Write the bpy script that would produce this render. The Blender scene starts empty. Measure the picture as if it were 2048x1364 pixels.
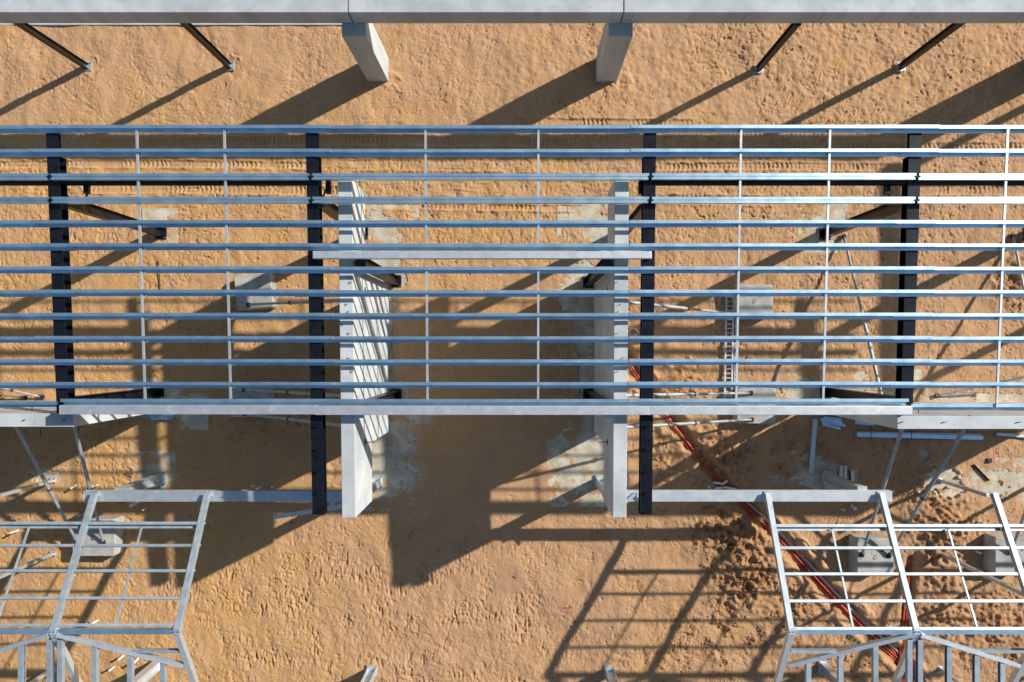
import bpy, math, random
import numpy as np
from mathutils import Vector, Matrix
random.seed(7); rng = np.random.default_rng(11)
# ------------------------------------------------------------------ camera, sky, sun, exposure
# plan unit: 1 unit = 1/45.5 m on the ground; U turns plan units into metres
H = 1365.0; U = 30.0 / H
CX, CY = 1043.0, 697.0
sc = bpy.context.scene
col = sc.collection
cam = bpy.data.cameras.new('camera'); cam_o = bpy.data.objects.new('camera', cam); col.objects.link(cam_o)
cam_o.location = (0, 0, 30.0); cam_o.rotation_euler = (0, 0, 0)
cam.sensor_fit = 'HORIZONTAL'; cam.sensor_width = 36; cam.lens = 36 * H / 2048
cam.shift_x = -19 / 2048; cam.shift_y = 15 / 2048
cam.clip_start = 0.5; cam.clip_end = 2000
sc.camera = cam_o
SX, SY = -1.465, -0.755
w = bpy.data.worlds.new('World'); sc.world = w; w.use_nodes = True
nt = w.node_tree; nt.nodes.clear()
wo = nt.nodes.new('ShaderNodeOutputWorld'); bg = nt.nodes.new('ShaderNodeBackground'); sky = nt.nodes.new('ShaderNodeTexSky')
sky.sky_type = 'NISHITA'; sky.sun_disc = False
sky.sun_elevation = math.atan(1 / math.hypot(SX, SY)); sky.sun_rotation = math.atan2(-SX, -SY)
sky.air_density = 1.0; sky.dust_density = 0.6; sky.ozone_density = 1.0
tint = nt.nodes.new('ShaderNodeMix'); tint.data_type = 'RGBA'; tint.blend_type = 'MULTIPLY'; tint.inputs[0].default_value = 1.0
tint.inputs[7].default_value = (0.95, 0.99, 1.0, 1)      # the white balance of the photograph: a clear cyan blue sky
nt.links.new(sky.outputs[0], tint.inputs[6]); nt.links.new(tint.outputs[2], bg.inputs[0]); bg.inputs[1].default_value = 0.074
nt.links.new(bg.outputs[0], wo.inputs[0])
sl = bpy.data.lights.new('sun', 'SUN'); sl.energy = 4.5; sl.angle = math.radians(0.9); sl.color = (1.0, 0.94, 0.85)
so = bpy.data.objects.new('sun', sl); col.objects.link(so)
so.rotation_euler = Vector((SX, SY, -1)).to_track_quat('-Z', 'Y').to_euler(); so.location = (20, 12, 25)
sc.view_settings.view_transform = 'Standard'; sc.view_settings.look = 'None'
sc.view_settings.exposure = 0.56; sc.view_settings.gamma = 1.0
sc.render.engine = 'CYCLES'

# ------------------------------------------------------------------ materials
def mat(name, c1, c2=None, rough=0.6, metal=0.0, scale=3.0, detail=6, bump=0.0, bscale=40.0, spread=(0.35, 0.65),
        streak=None, spots=None, rvar=0.0):
    m = bpy.data.materials.new(name); m.use_nodes = True
    n = m.node_tree.nodes; L = m.node_tree.links; p = n['Principled BSDF']
    p.inputs['Roughness'].default_value = rough; p.inputs['Metallic'].default_value = metal
    g = n.new('ShaderNodeNewGeometry')
    c2 = c2 or c1
    t = n.new('ShaderNodeTexNoise'); t.inputs['Scale'].default_value = scale; t.inputs['Detail'].default_value = detail
    if streak:
        mp = n.new('ShaderNodeMapping'); mp.inputs['Scale'].default_value = streak
        L.new(g.outputs['Position'], mp.inputs[0]); L.new(mp.outputs[0], t.inputs[0])
    else: L.new(g.outputs['Position'], t.inputs[0])
    r = n.new('ShaderNodeValToRGB'); r.color_ramp.elements[0].position = spread[0]; r.color_ramp.elements[1].position = spread[1]
    r.color_ramp.elements[0].color = (*c1, 1); r.color_ramp.elements[1].color = (*c2, 1)
    L.new(t.outputs[0], r.inputs[0]); out = r.outputs[0]
    if metal > 0.4 and 'tube' not in name:
        oi = n.new('ShaderNodeObjectInfo'); mo = n.new('ShaderNodeMapRange'); mo.inputs[3].default_value = 0.92; mo.inputs[4].default_value = 1.08
        L.new(oi.outputs['Random'], mo.inputs[0]); ml = n.new('ShaderNodeVectorMath'); ml.operation = 'SCALE'
        L.new(out, ml.inputs[0]); L.new(mo.outputs[0], ml.inputs['Scale']); out = ml.outputs[0]
    if 'precast' in name:
        for sc_, st_, th, cc in ((1.0, (2.2, 2.2, 0.12), 0.56, (0.30, 0.30, 0.29)), (26.0, (1, 1, 1), 0.70, (0.20, 0.20, 0.20))):
            mp2 = n.new('ShaderNodeMapping'); mp2.inputs['Scale'].default_value = st_; L.new(g.outputs['Position'], mp2.inputs[0])
            t3 = n.new('ShaderNodeTexNoise'); t3.inputs['Scale'].default_value = sc_; t3.inputs['Detail'].default_value = 7; L.new(mp2.outputs[0], t3.inputs[0])
            r3 = n.new('ShaderNodeMapRange'); r3.inputs[1].default_value = th; r3.inputs[2].default_value = th + (0.25 if sc_ < 2 else 0.04); r3.inputs[4].default_value = 0.55
            L.new(t3.outputs[0], r3.inputs[0]); x3 = n.new('ShaderNodeMix'); x3.data_type = 'RGBA'
            L.new(r3.outputs[0], x3.inputs[0]); L.new(out, x3.inputs[6]); x3.inputs[7].default_value = (*cc, 1); out = x3.outputs[2]
    if spots:
        t2 = n.new('ShaderNodeTexNoise'); t2.inputs['Scale'].default_value = spots[0]; t2.inputs['Detail'].default_value = 4
        L.new(g.outputs['Position'], t2.inputs[0])
        r2 = n.new('ShaderNodeValToRGB'); r2.color_ramp.elements[0].position = spots[1]; r2.color_ramp.elements[1].position = spots[1] + 0.08
        L.new(t2.outputs[0], r2.inputs[0])
        mx = n.new('ShaderNodeMix'); mx.data_type = 'RGBA'
        L.new(r2.outputs[0], mx.inputs[0]); L.new(out, mx.inputs[6]); mx.inputs[7].default_value = (*spots[2], 1)
        out = mx.outputs[2]
    L.new(out, p.inputs['Base Color'])
    if rvar:
        mr = n.new('ShaderNodeMapRange'); mr.inputs[3].default_value = rough - rvar; mr.inputs[4].default_value = rough + rvar
        L.new(t.outputs[0], mr.inputs[0]); L.new(mr.outputs[0], p.inputs['Roughness'])
    if bump:
        tb = n.new('ShaderNodeTexNoise'); tb.inputs['Scale'].default_value = bscale; tb.inputs['Detail'].default_value = 5
        L.new(g.outputs['Position'], tb.inputs[0])
        b = n.new('ShaderNodeBump'); b.inputs['Strength'].default_value = bump; b.inputs['Distance'].default_value = 0.02
        L.new(tb.outputs[0], b.inputs['Height']); L.new(b.outputs[0], p.inputs['Normal'])
    return m
M = {}
M['concrete'] = mat('pale_precast_concrete', (0.39, 0.42, 0.43), (0.53, 0.565, 0.575), 0.75, scale=0.7, detail=9, bump=0.25, bscale=30, spots=(5.0, 0.66, (0.36, 0.36, 0.35)))
M['concrete_streak'] = mat('streaked_precast_concrete', (0.35, 0.378, 0.385), (0.47, 0.50, 0.51), 0.78, scale=1.1, detail=9, bump=0.25, bscale=26, streak=(1.0, 1.0, 0.18), spots=(3.0, 0.68, (0.34, 0.34, 0.33)))
M['block'] = mat('weathered_block_concrete', (0.27, 0.27, 0.25), (0.43, 0.42, 0.39), 0.9, scale=1.6, detail=9, bump=0.4, bscale=22, spots=(7, 0.62, (0.22, 0.2, 0.17)))
M['footing'] = mat('rough_footing_concrete', (0.37, 0.325, 0.25), (0.56, 0.505, 0.40), 0.92, scale=1.8, detail=10, bump=0.7, bscale=14, spots=(2.3, 0.54, (0.44, 0.31, 0.18)))
M['galv'] = mat('sky_tinted_galvanised_steel', (0.50, 0.72, 0.84), (0.64, 0.85, 0.95), 0.38, 0.90, scale=2.2, detail=8, rvar=0.05)  # neutral zinc in itself; blue of the reflected sky is put into the base colour
M['zinc'] = mat('hot_dip_zinc', (0.56, 0.60, 0.625), (0.64, 0.68, 0.70), 0.48, 0.65, scale=3.5, detail=10, bump=0.08, bscale=14, spots=(2.6, 0.62, (0.68, 0.71, 0.72)), rvar=0.05)
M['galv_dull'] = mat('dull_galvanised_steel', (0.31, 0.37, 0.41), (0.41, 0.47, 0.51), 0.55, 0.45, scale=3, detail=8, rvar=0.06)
M['black'] = mat('black_painted_steel', (0.005, 0.006, 0.010), (0.009, 0.011, 0.016), 0.36, 0.0, scale=3, detail=7, spots=(9, 0.72, (0.02, 0.022, 0.025)), rvar=0.08)
M['black'].node_tree.nodes['Principled BSDF'].inputs['Specular IOR Level'].default_value = 0.32
M['primer'] = mat('dark_primer_steel', (0.010, 0.007, 0.005), (0.020, 0.014, 0.010), 0.5, 0.0, scale=2.5, detail=8)
M['tube'] = mat('grey_prop_tube', (0.26, 0.28, 0.29), (0.38, 0.40, 0.41), 0.55, 0.35, scale=4, detail=8)
M['pvc'] = mat('white_plastic_pipe', (0.62, 0.60, 0.55), (0.75, 0.74, 0.70), 0.45, scale=5)
M['orange'] = mat('orange_conduit_plastic', (0.42, 0.05, 0.02), (0.54, 0.075, 0.025), 0.42, scale=4, spots=(7, 0.62, (0.50, 0.22, 0.10)))
M['grey_pvc'] = mat('dusty_pink_conduit', (0.52, 0.44, 0.40), (0.62, 0.54, 0.50), 0.5, scale=4)
M['bolt'] = mat('dark_bolt_steel', (0.03, 0.03, 0.03), (0.07, 0.07, 0.07), 0.45, 0.6)
M['rust'] = mat('rusty_steel', (0.13, 0.05, 0.025), (0.22, 0.10, 0.05), 0.8)
M['timber'] = mat('raw_timber', (0.36, 0.22, 0.12), (0.5, 0.33, 0.18), 0.8, scale=6, streak=(1, 8, 1))
M['yellow'] = mat('yellow_strap', (0.5, 0.33, 0.02), None, 0.6)
M['red'] = mat('red_cap', (0.5, 0.03, 0.02), None, 0.5)
M['alu'] = mat('worn_aluminium', (0.60, 0.60, 0.58), (0.72, 0.72, 0.70), 0.5, 0.3, scale=5)

# ------------------------------------------------------------------ builders
def P(x, y, z=0.0):
    k = (H - z) / H
    return Vector(((x - CX) * k, -(y - CY) * k, z))
class MB:
    def __init__(s): s.v = []; s.f = []
    def add(s, vs, fs):
        o = len(s.v); s.v += [Vector(v) for v in vs]; s.f += [tuple(i + o for i in f) for f in fs]; return s
    def box(s, x0, x1, y0, y1, z0, z1):
        return s.add([(x0,y0,z0),(x1,y0,z0),(x1,y1,z0),(x0,y1,z0),(x0,y0,z1),(x1,y0,z1),(x1,y1,z1),(x0,y1,z1)],
              [(3,2,1,0),(4,5,6,7),(0,1,5,4),(1,2,6,5),(2,3,7,6),(3,0,4,7)])
    def sweep(s, p0, p1, prof, up=(0,0,1), prof1=None):
        p0 = Vector(p0); p1 = Vector(p1); d = (p1 - p0).normalized(); u = Vector(up)
        if abs(d.dot(u)) > 0.99: u = Vector((0,1,0))
        sd = d.cross(u).normalized(); u2 = sd.cross(d).normalized(); n = len(prof)
        vs = [p0 + sd*a + u2*b for a, b in prof] + [p1 + sd*a + u2*b for a, b in (prof1 or prof)]
        fs = [(i, (i+1) % n, n + (i+1) % n, n + i) for i in range(n)]
        return s.add(vs, fs + [tuple(range(n))[::-1], tuple(range(n, 2*n))])
    def cyl(s, p0, p1, r, n=10, r1=None):
        pr = [(math.cos(2*math.pi*i/n), math.sin(2*math.pi*i/n)) for i in range(n)]
        return s.sweep(p0, p1, [(a*r, b*r) for a, b in pr], prof1=[(a*(r1 or r), b*(r1 or r)) for a, b in pr])
    def build(s, name, m, parent=None, origin=None, bevel=0.0, smooth=False):
        o_ = Vector(origin) if origin is not None else (Vector(parent['o_']) if parent else Vector((0,0,0)))
        me = bpy.data.meshes.new(name)
        me.from_pydata([tuple((v - o_) * U) for v in s.v], [], s.f); me.validate(); me.update()
        import bmesh
        b = bmesh.new(); b.from_mesh(me); bmesh.ops.recalc_face_normals(b, faces=b.faces); b.to_mesh(me); b.free()
        me.materials.append(M[m] if isinstance(m, str) else m)
        o = bpy.data.objects.new(name, me); col.objects.link(o)
        if parent: o.parent = parent
        else: o.location = o_ * U
        if bevel:
            bv = o.modifiers.new('b', 'BEVEL'); bv.width = bevel * U; bv.segments = 2; bv.limit_method = 'ANGLE'
        if smooth: me.polygons.foreach_set('use_smooth', [True] * len(me.polygons))
        return o
def tag(o, label, cat, group=None, kind=None):
    if label: o['label'] = label
    if cat: o['category'] = cat
    if group: o['group'] = group
    if kind: o['kind'] = kind
    return o
def thing(name, label, cat, at, group=None):
    o = bpy.data.objects.new(name, None); col.objects.link(o); o.empty_display_size = 0.2
    o.location = Vector(at) * U; o['o_'] = tuple(at); return tag(o, label, cat, group)
def I(wd, dp, tf=1.0, tw=0.7):
    a, b = wd/2, dp/2
    return [(-a,-b),(a,-b),(a,-b+tf),(tw/2,-b+tf),(tw/2,b-tf),(a,b-tf),(a,b),(-a,b),(-a,b-tf),(-tw/2,b-tf),(-tw/2,-b+tf),(-a,-b+tf)]
def C(wd, dp, t=0.35, lip=1.0, flip=1):
    a, b = wd/2, dp/2
    return [(flip*x, y) for x, y in [(-a,-b),(a,-b),(a,-b+lip),(a-t,-b+lip),(a-t,-b+t),(-a+t,-b+t),(-a+t,b-t),(a-t,b-t),(a-t,b-lip),(a,b-lip),(a,b),(-a,b)]]
def R(wd, dp, ox=0, oy=0): return [(-wd/2+ox,-dp/2+oy),(wd/2+ox,-dp/2+oy),(wd/2+ox,dp/2+oy),(-wd/2+ox,dp/2+oy)]
ORD = ['first','second','third','fourth','fifth','sixth','seventh','eighth','ninth','tenth','eleventh','twelfth','thirteenth']

# ------------------------------------------------------------------ ground: one sheet, dug, trodden and driven over
GX0, GX1, GY0, GY1, ST = -1110, 1070, -720, 740, 1.65
gx = np.arange(GX0, GX1 + 1, ST); gy = np.arange(GY0, GY1 + 1, ST); NX, NY = len(gx), len(gy)
XX, YY = np.meshgrid(gx, gy); IX, IY = XX + CX, CY - YY       # IX, IY: plan position in drawing coordinates
fx = np.fft.fftfreq(NX)[None, :]; fy = np.fft.fftfreq(NY)[:, None]
def noise(lo, hi, ax=1.0, ay=1.0, seed=0, p=1.0):
    r_ = np.random.default_rng(seed); f = np.sqrt((fx*ax)**2 + (fy*ay)**2) / ST
    lam = 1.0 / np.maximum(f, 1e-6)
    band = ((lam > lo) & (lam < hi)) * np.maximum(f, 1e-6)**(-p)
    n_ = np.fft.ifft2(np.fft.fft2(r_.standard_normal((NY, NX))) * band).real
    return n_ / n_.std()
def blob(x, y, rx, ry, ang=0.0, soft=0.35):
    a = math.radians(ang); dx = IX - x; dy = IY - y
    u = (dx*math.cos(a) + dy*math.sin(a)) / rx; v = (-dx*math.sin(a) + dy*math.cos(a)) / ry
    return np.clip((1.0 + soft - np.sqrt(u*u + v*v)) / (2*soft), 0, 1)
def segd(pts):
    d = np.full_like(IX, 1e9)
    for (x0, y0), (x1, y1) in zip(pts[:-1], pts[1:]):
        vx, vy = x1-x0, y1-y0; t = np.clip(((IX-x0)*vx + (IY-y0)*vy) / (vx*vx+vy*vy), 0, 1)
        d = np.minimum(d, np.hypot(IX - x0 - t*vx, IY - y0 - t*vy))
    return d
h = noise(60, 500, seed=1, p=1.2)*1.0 + noise(16, 60, seed=2)*0.26 + noise(4, 16, seed=3, p=0.6)*0.10
# scuffs: short crooked creases left by feet dragging through loose sand
def crease(lo, hi, wd, seed, ax=1.0, ay=1.0, cut=0.2):
    n1 = noise(lo, hi, ax, ay, seed=seed, p=0.9); n2 = noise(14, 60, seed=seed+50)
    gx_ = np.abs(np.gradient(n1, axis=0)) + np.abs(np.gradient(n1, axis=1)) + 0.05
    return np.exp(-(n1/(gx_*wd))**2)*np.clip((n2-cut)*2.2, 0, 1)
patchy = np.clip(0.9 + 0.4*noise(90, 420, seed=40), 0.3, 1.5)*(1+0.35*blob(1700,140,500,140,soft=0.6))
h -= crease(14, 46, 1.1, 61)*0.85*patchy + crease(9, 30, 0.8, 62, cut=0.3)*0.75*patchy + crease(7, 22, 0.8, 63, 0.8, 1.4, cut=0.4)*0.6*patchy
h += noise(5, 26, 4.5, 0.8, seed=88)*0.42*np.clip(1.3-np.abs(IY-330)/120.0, 0, 1)*np.clip(0.6+0.6*noise(60, 300, seed=89), 0, 1.5)
h += noise(30, 130, 0.7, 1.6, seed=90, p=1.1)*0.35
terr = noise(12, 44, 1.0, 1.2, seed=66, p=1.0); h += (np.abs((terr*1.1) % 1.0 - 0.5)*0.0 + np.where((terr*1.1) % 1.0 > 0.86, -1.0, 0)*0.35)*patchy
# footprints
foot = np.zeros_like(h)
def stamp(px, py, ang, L, W, dep):
    R_ = int(L*1.6/ST) + 2; cx = int(round((px - GX0)/ST)); cy = int(round((py - GY0)/ST))
    if cx < R_ or cy < R_ or cx >= NX-R_ or cy >= NY-R_: return
    s = np.s_[cy-R_:cy+R_+1, cx-R_:cx+R_+1]
    dx = XX[s]-px; dy = YY[s]-py; ca, sa = math.cos(ang), math.sin(ang)
    u = (dx*ca+dy*sa)/L; v = (-dx*sa+dy*ca)/W; q = np.sqrt(u*u+v*v)
    foot[s] += -dep*np.clip((1.12-q)/0.3, 0, 1)*(1+0.55*u)*(1-0.35*np.exp(-(u/0.35)**2)) + dep*0.6*np.exp(-((q-1.3)/0.2)**2)*(0.6+0.8*max(0,math.sin(ang*3))) 
for k in range(13000):
    px = rng.uniform(GX0+20, GX1-20); py = rng.uniform(GY0+20, GY1-20)
    if py > 300 and rng.random() < 0.25: continue
    ang = rng.normal(1.9 if rng.random() < 0.6 else 0.3, 0.7)
    stamp(px, py, ang, rng.uniform(3.6, 6.4), rng.uniform(1.7, 2.7), min(1.3, rng.gamma(2.2, 0.34)))
calm = np.clip(0.85 + 0.45*noise(70, 360, seed=9), 0.2, 1.5)
calm *= 1 - 0.45*np.clip((1000 - np.abs(IX - 380)*1.2 - IY*2.2)/400, 0, 1)
h += foot * calm
# wind and drag ridges in the open ground, slanting ones under the roof
dragm = np.clip(blob(820, 1230, 330, 190) + blob(430, 1230, 170, 110), 0, 1)
dragm = dragm*np.clip(0.65+0.75*noise(40, 220, seed=78), 0.0, 1.6)
dn = noise(8, 60, 0.6, 1.8, seed=4, p=0.9); h += (np.abs(dn)*-1.1 + 0.3*dn)*0.75*dragm + noise(5, 20, 0.8, 1.4, seed=44)*0.3*dragm
h += noise(10, 50, seed=77)*0.45*blob(1700, 130, 700, 130, soft=0.6)
slm = np.clip(blob(950, 400, 420, 120) + blob(60, 430, 200, 140) + blob(1600, 480, 480, 230)*0.8, 0, 1)
sn = noise(9, 34, 0.75, 1.5, seed=5, p=0.8); h += (-np.abs(sn)*0.7+0.35*sn)*0.6*slm
# tyre lugs
def tyre(y0, x0, x1, wd=9, per=9.0, amp=0.9, slope=0.0, lean=0.35):
    yc = y0 + slope*(IX-x0) + 3*np.sin(IX/170.0 + y0)
    m = np.clip((wd - np.abs(IY-yc))/2.5, 0, 1)*np.clip((IX-x0)/25, 0, 1)*np.clip((x1-IX)/25, 0, 1)
    ph = (IX + lean*(IY-yc)*np.sign(IY-yc))/per*2*math.pi
    global h
    h = h*(1-0.5*m) + m*(-1.5 + amp*np.clip(np.sin(ph + 0.5*noise(12, 50, seed=int(y0)+3))*1.4, -1, 1)*np.clip(0.55+0.6*noise(30, 200, seed=int(y0)), 0, 1.2))
    e = np.exp(-((np.abs(IY-yc)-wd-1.5)/2.2)**2)*np.clip((IX-x0)/25, 0, 1)*np.clip((x1-IX)/25, 0, 1)
    h += 1.5*e*(0.8+0.5*noise(15, 90, seed=int(y0)+9))
for a in [(330, -60, 640, 7), (352, 700, 1240, 6), (335, 1300, 1800, 7), (415, 640, 1200, 6), (283, 180, 1180), (262, 1080, 1720), (292, 1340, 2090), (380, 150, 720), (383, 1780, 2090), (245, 1020, 1400), (306, 560, 1000), (400, 1250, 1560)]: tyre(*a)
# dug spoil: clods and heaps at the right
ch = noise(4, 15, seed=6, p=0.3); clod = np.clip(ch + 0.25, 0, 3)**1.5 - 0.5
rough = np.zeros_like(h)
for b in [(1465,1060,95,60,20),(1490,1150,70,80,60),(1590,1215,60,70,0),(1440,900,90,70,0),(1350,760,70,60,30),(1300,650,60,70,0),(1330,900,40,70,0),
          (1880,1060,70,80,0),(1840,980,50,60,0),(1960,1240,150,90,0),(1870,1180,60,110,0),(1700,1340,140,50,0),(1450,1310,240,60,0),(2030,560,50,60,0),(1400,1270,110,60,0),
          (1560,1330,220,70,0),(2000,1330,120,60,0),(1720,1060,70,30,0),(1245,590,25,60,0),(1600,900,90,50,0)]:
    rough = np.maximum(rough, blob(*b[:4], b[4], 0.5))
rough *= np.clip(0.6 + 0.5*noise(25, 120, seed=8), 0.0, 1.15)*(0.45+0.55*blob(1485, 1115, 120, 150, soft=0.5))
h += rough * (clod*1.35 + noise(14, 60, seed=12)*2.3)
heap = np.zeros_like(h)
for b, a in [((1470,1075,80,48,15), 9), ((1500,1160,60,60,50), 8), ((1590,1230,45,50), 5), ((1880,1050,55,75), 8), ((1850,970,50,40), 5), ((1440,905,60,55), 6), ((1350,770,48,48), 5),
             ((1975,1245,110,60), 6), ((1330,930,30,45), 5), ((2030,560,45,50), 6), ((1880,1190,40,90), 5)]:
    hb = blob(*b, soft=0.9)**1.4; heap = np.maximum(heap, hb*a/8.0); h += 1.5*a*hb*(1 + 0.25*noise(10, 60, seed=int(b[0])))
for x, y, r_ in [(462, 136, 12), (180, 134, 12), (1518, 140, 14), (1800, 136, 14), (780, 165, 10), (1235, 168, 12)]:
    h += -2.0*np.clip(blob(x+4, y-3, r_, r_, soft=0.8)+0.15*noise(8,40,seed=int(x)+2),0,1)*(blob(x+4,y-3,r_*1.6,r_*1.6)>0) + 1.6*np.exp(-((np.hypot(IX-x-4, (IY-y+3)*1.2)+5*noise(20,70,seed=int(x))-r_*1.6)/5)**2)*np.clip(0.5+noise(15,60,seed=int(x)+1),0,1.5)
# flatten for the shaded inner yard
h *= 1 - 0.45*blob(950, 850, 190, 260, soft=0.4)
# pipe trench
TR = [(1238, 690), (1275, 748), (1335, 832), (1400, 912), (1470, 992), (1560, 1076), (1650, 1176), (1725, 1252), (1812, 1330), (1850, 1400)]
TR2 = [(1822, 1118), (1816, 1200), (1808, 1290), (1806, 1400)]
td = segd(TR); h += -12*np.clip((18 + 2*noise(20, 80, seed=71) - td)/8, 0, 1) + 4.0*np.exp(-((td-26)/8)**2)*(1 + 0.6*noise(20, 70, seed=15))
td2 = segd(TR2); h += -8*np.clip((11 - td2)/5, 0, 1) + 2.0*np.exp(-((td2-18)/6)**2)
# bare concrete around footings: sand brushed away from these
CLR = [(318,452,20,26),(760,452,30,27),(788,515,14,38),(806,560,9,14),(1200,450,38,24),(1165,545,26,26),(1168,640,22,110),(1172,760,16,110),(780,700,4,140),(1178,905,36,44),(1155,960,38,26),
       (1195,925,20,60),(790,880,44,44),(800,950,46,34),(770,975,32,22),(760,905,16,70),(335,795,36,20),(350,815,26,16),(315,950,32,26),(90,950,34,12),(1646,456,24,28),(1640,785,80,22),(1745,792,70,12),(1960,795,130,10),
       (1646,940,36,18),(1885,960,44,30),(1900,975,30,22),(2000,965,60,26),(1850,905,12,18),(1600,962,28,10),(1550,960,20,10),(1180,790,22,24),(800,790,24,16),(300,830,40,10)]
clr = np.zeros_like(h)
for x, y, rx, ry in CLR: clr = np.maximum(clr, blob(x, y, rx, ry, soft=0.30))
clr = clr + 0.17*noise(5, 60, seed=21)*(clr > 0)*1.0
cm = np.clip((clr - 0.60)*7, 0, 1); h = h*(1-cm) + (-2.6)*cm
h += 0.0
edge = np.clip(np.minimum.reduce([(XX-GX0), (GX1-XX), (YY-GY0), (GY1-YY)])/30, 0, 1); h *= edge
hU = h
verts = np.stack([XX*U, YY*U, hU*U], -1).reshape(-1, 3)
ii = np.arange(NX*NY).reshape(NY, NX)
quads = np.stack([ii[:-1,:-1], ii[:-1,1:], ii[1:,1:], ii[1:,:-1]], -1).reshape(-1, 4)
B = 60000*U
ex = np.array([[GX0*U,GY0*U,0],[GX1*U,GY0*U,0],[GX1*U,GY1*U,0],[GX0*U,GY1*U,0],[-B,-B,0],[B,-B,0],[B,B,0],[-B,B,0]])
nb = len(verts); verts = np.vstack([verts, ex])
quads = np.vstack([quads, [[nb+4,nb+5,nb+1,nb],[nb+5,nb+6,nb+2,nb+1],[nb+6,nb+7,nb+3,nb+2],[nb+7,nb+4,nb,nb+3]]])
me = bpy.data.meshes.new('ground'); me.vertices.add(len(verts)); me.vertices.foreach_set('co', verts.ravel().astype(np.float32))
me.loops.add(quads.size); me.loops.foreach_set('vertex_index', quads.ravel().astype(np.int32))
me.polygons.add(len(quads)); me.polygons.foreach_set('loop_start', np.arange(0, quads.size, 4, dtype=np.int32))
try: me.polygons.foreach_set('loop_total', np.full(len(quads), 4, dtype=np.int32))
except Exception: pass
me.update(calc_edges=True); me.polygons.foreach_set('use_smooth', np.ones(len(quads), dtype=bool))
# soil kinds: r = freshly dug damp soil, g = yellow sand, b = cement dust
damp = np.clip(rough*(0.55 + 0.35*noise(10, 70, seed=31)), 0, 1); damp = np.clip(np.maximum(damp, heap*(0.75+0.25*noise(8, 50, seed=35))), 0, 1); damp = np.maximum(damp, np.clip((20-td)/10, 0, 1)*0.6)
yel = np.clip(0.5 + (1150 - IX)/900*0.8*np.clip((IY-150)/300, 0, 1) + 0.22*noise(60, 400, seed=33) - 0.35*np.clip((300-IY)/200, 0, 1), 0, 1)
yel = np.clip(yel - 0.75*blob(930, 1180, 260, 260, soft=0.6), 0, 1)
dust = np.clip(clr*1.1, 0, 1)*0.9
for bx in [(785,700,16,150),(1160,700,22,150)]: dust = np.maximum(dust, 0.25*blob(*bx, soft=0.8))
ca = np.stack([damp, yel, dust, np.ones_like(damp)], -1).reshape(-1, 4); ca = np.vstack([ca, np.tile([0, 0.4, 0, 1], (8, 1))])
at = me.color_attributes.new('soil', 'FLOAT_COLOR', 'POINT'); at.data.foreach_set('color', ca.ravel().astype(np.float32))
m = bpy.data.materials.new('sand'); m.use_nodes = True; n = m.node_tree.nodes; L = m.node_tree.links; p = n['Principled BSDF']
p.inputs['Roughness'].default_value = 0.95; p.inputs['Specular IOR Level'].default_value = 0.15
a = n.new('ShaderNodeVertexColor'); a.layer_name = 'soil'; s3 = n.new('ShaderNodeSeparateColor'); L.new(a.outputs[0], s3.inputs[0])
g = n.new('ShaderNodeNewGeometry')
def nz(scale, det=8):
    t = n.new('ShaderNodeTexNoise'); t.inputs['Scale'].default_value = scale; t.inputs['Detail'].default_value = det; t.inputs['Roughness'].default_value = 0.65
    L.new(g.outputs['Position'], t.inputs[0]); return t
def mixc(f, A, B_):
    x = n.new('ShaderNodeMix'); x.data_type = 'RGBA'
    if isinstance(f, float): x.inputs[0].default_value = f
    else: L.new(f, x.inputs[0])
    for k, v in ((6, A), (7, B_)):
        if isinstance(v, tuple): x.inputs[k].default_value = (*v, 1)
        else: L.new(v, x.inputs[k])
    return x.outputs[2]
def ramp(src, a_, b_):
    r = n.new('ShaderNodeMapRange'); r.inputs[1].default_value = a_; r.inputs[2].default_value = b_; L.new(src, r.inputs[0]); return r.outputs[0]
base = mixc(s3.outputs[1], (0.43, 0.254, 0.142), (0.49, 0.280, 0.100))
base = mixc(ramp(nz(0.9).outputs[0], 0.38, 0.66), base, (0.49, 0.300, 0.162))
base = mixc(ramp(nz(14, 6).outputs[0], 0.5, 0.78), base, (0.36, 0.20, 0.105))
base = mixc(ramp(nz(40, 3).outputs[0], 0.52, 0.8), base, (0.30, 0.17, 0.09))
base = mixc(ramp(nz(0.33, 7).outputs[0], 0.5, 0.75), base, (0.40, 0.235, 0.135))
base = mixc(s3.outputs[0], base, (0.25, 0.125, 0.057))
base = mixc(s3.outputs[2], base, (0.46, 0.37, 0.27))
L.new(base, p.inputs['Base Color'])
b1 = n.new('ShaderNodeBump'); b1.inputs['Strength'].default_value = 0.38; b1.inputs['Distance'].default_value = 0.03
L.new(nz(11, 9).outputs[0], b1.inputs['Height'])
b2 = n.new('ShaderNodeBump'); b2.inputs['Strength'].default_value = 0.5; b2.inputs['Distance'].default_value = 0.015
L.new(nz(48, 4).outputs[0], b2.inputs['Height']); L.new(b1.outputs[0], b2.inputs['Normal']); L.new(b2.outputs[0], p.inputs['Normal'])
me.materials.append(m); me.validate()
gob = bpy.data.objects.new('ground', me); col.objects.link(gob); gob['kind'] = 'structure'
def gz(ix, iy):
    i = int(np.clip(round((ix-CX-GX0)/ST), 0, NX-1)); j = int(np.clip(round((CY-iy-GY0)/ST), 0, NY-1)); return float(hU[j, i])

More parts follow.
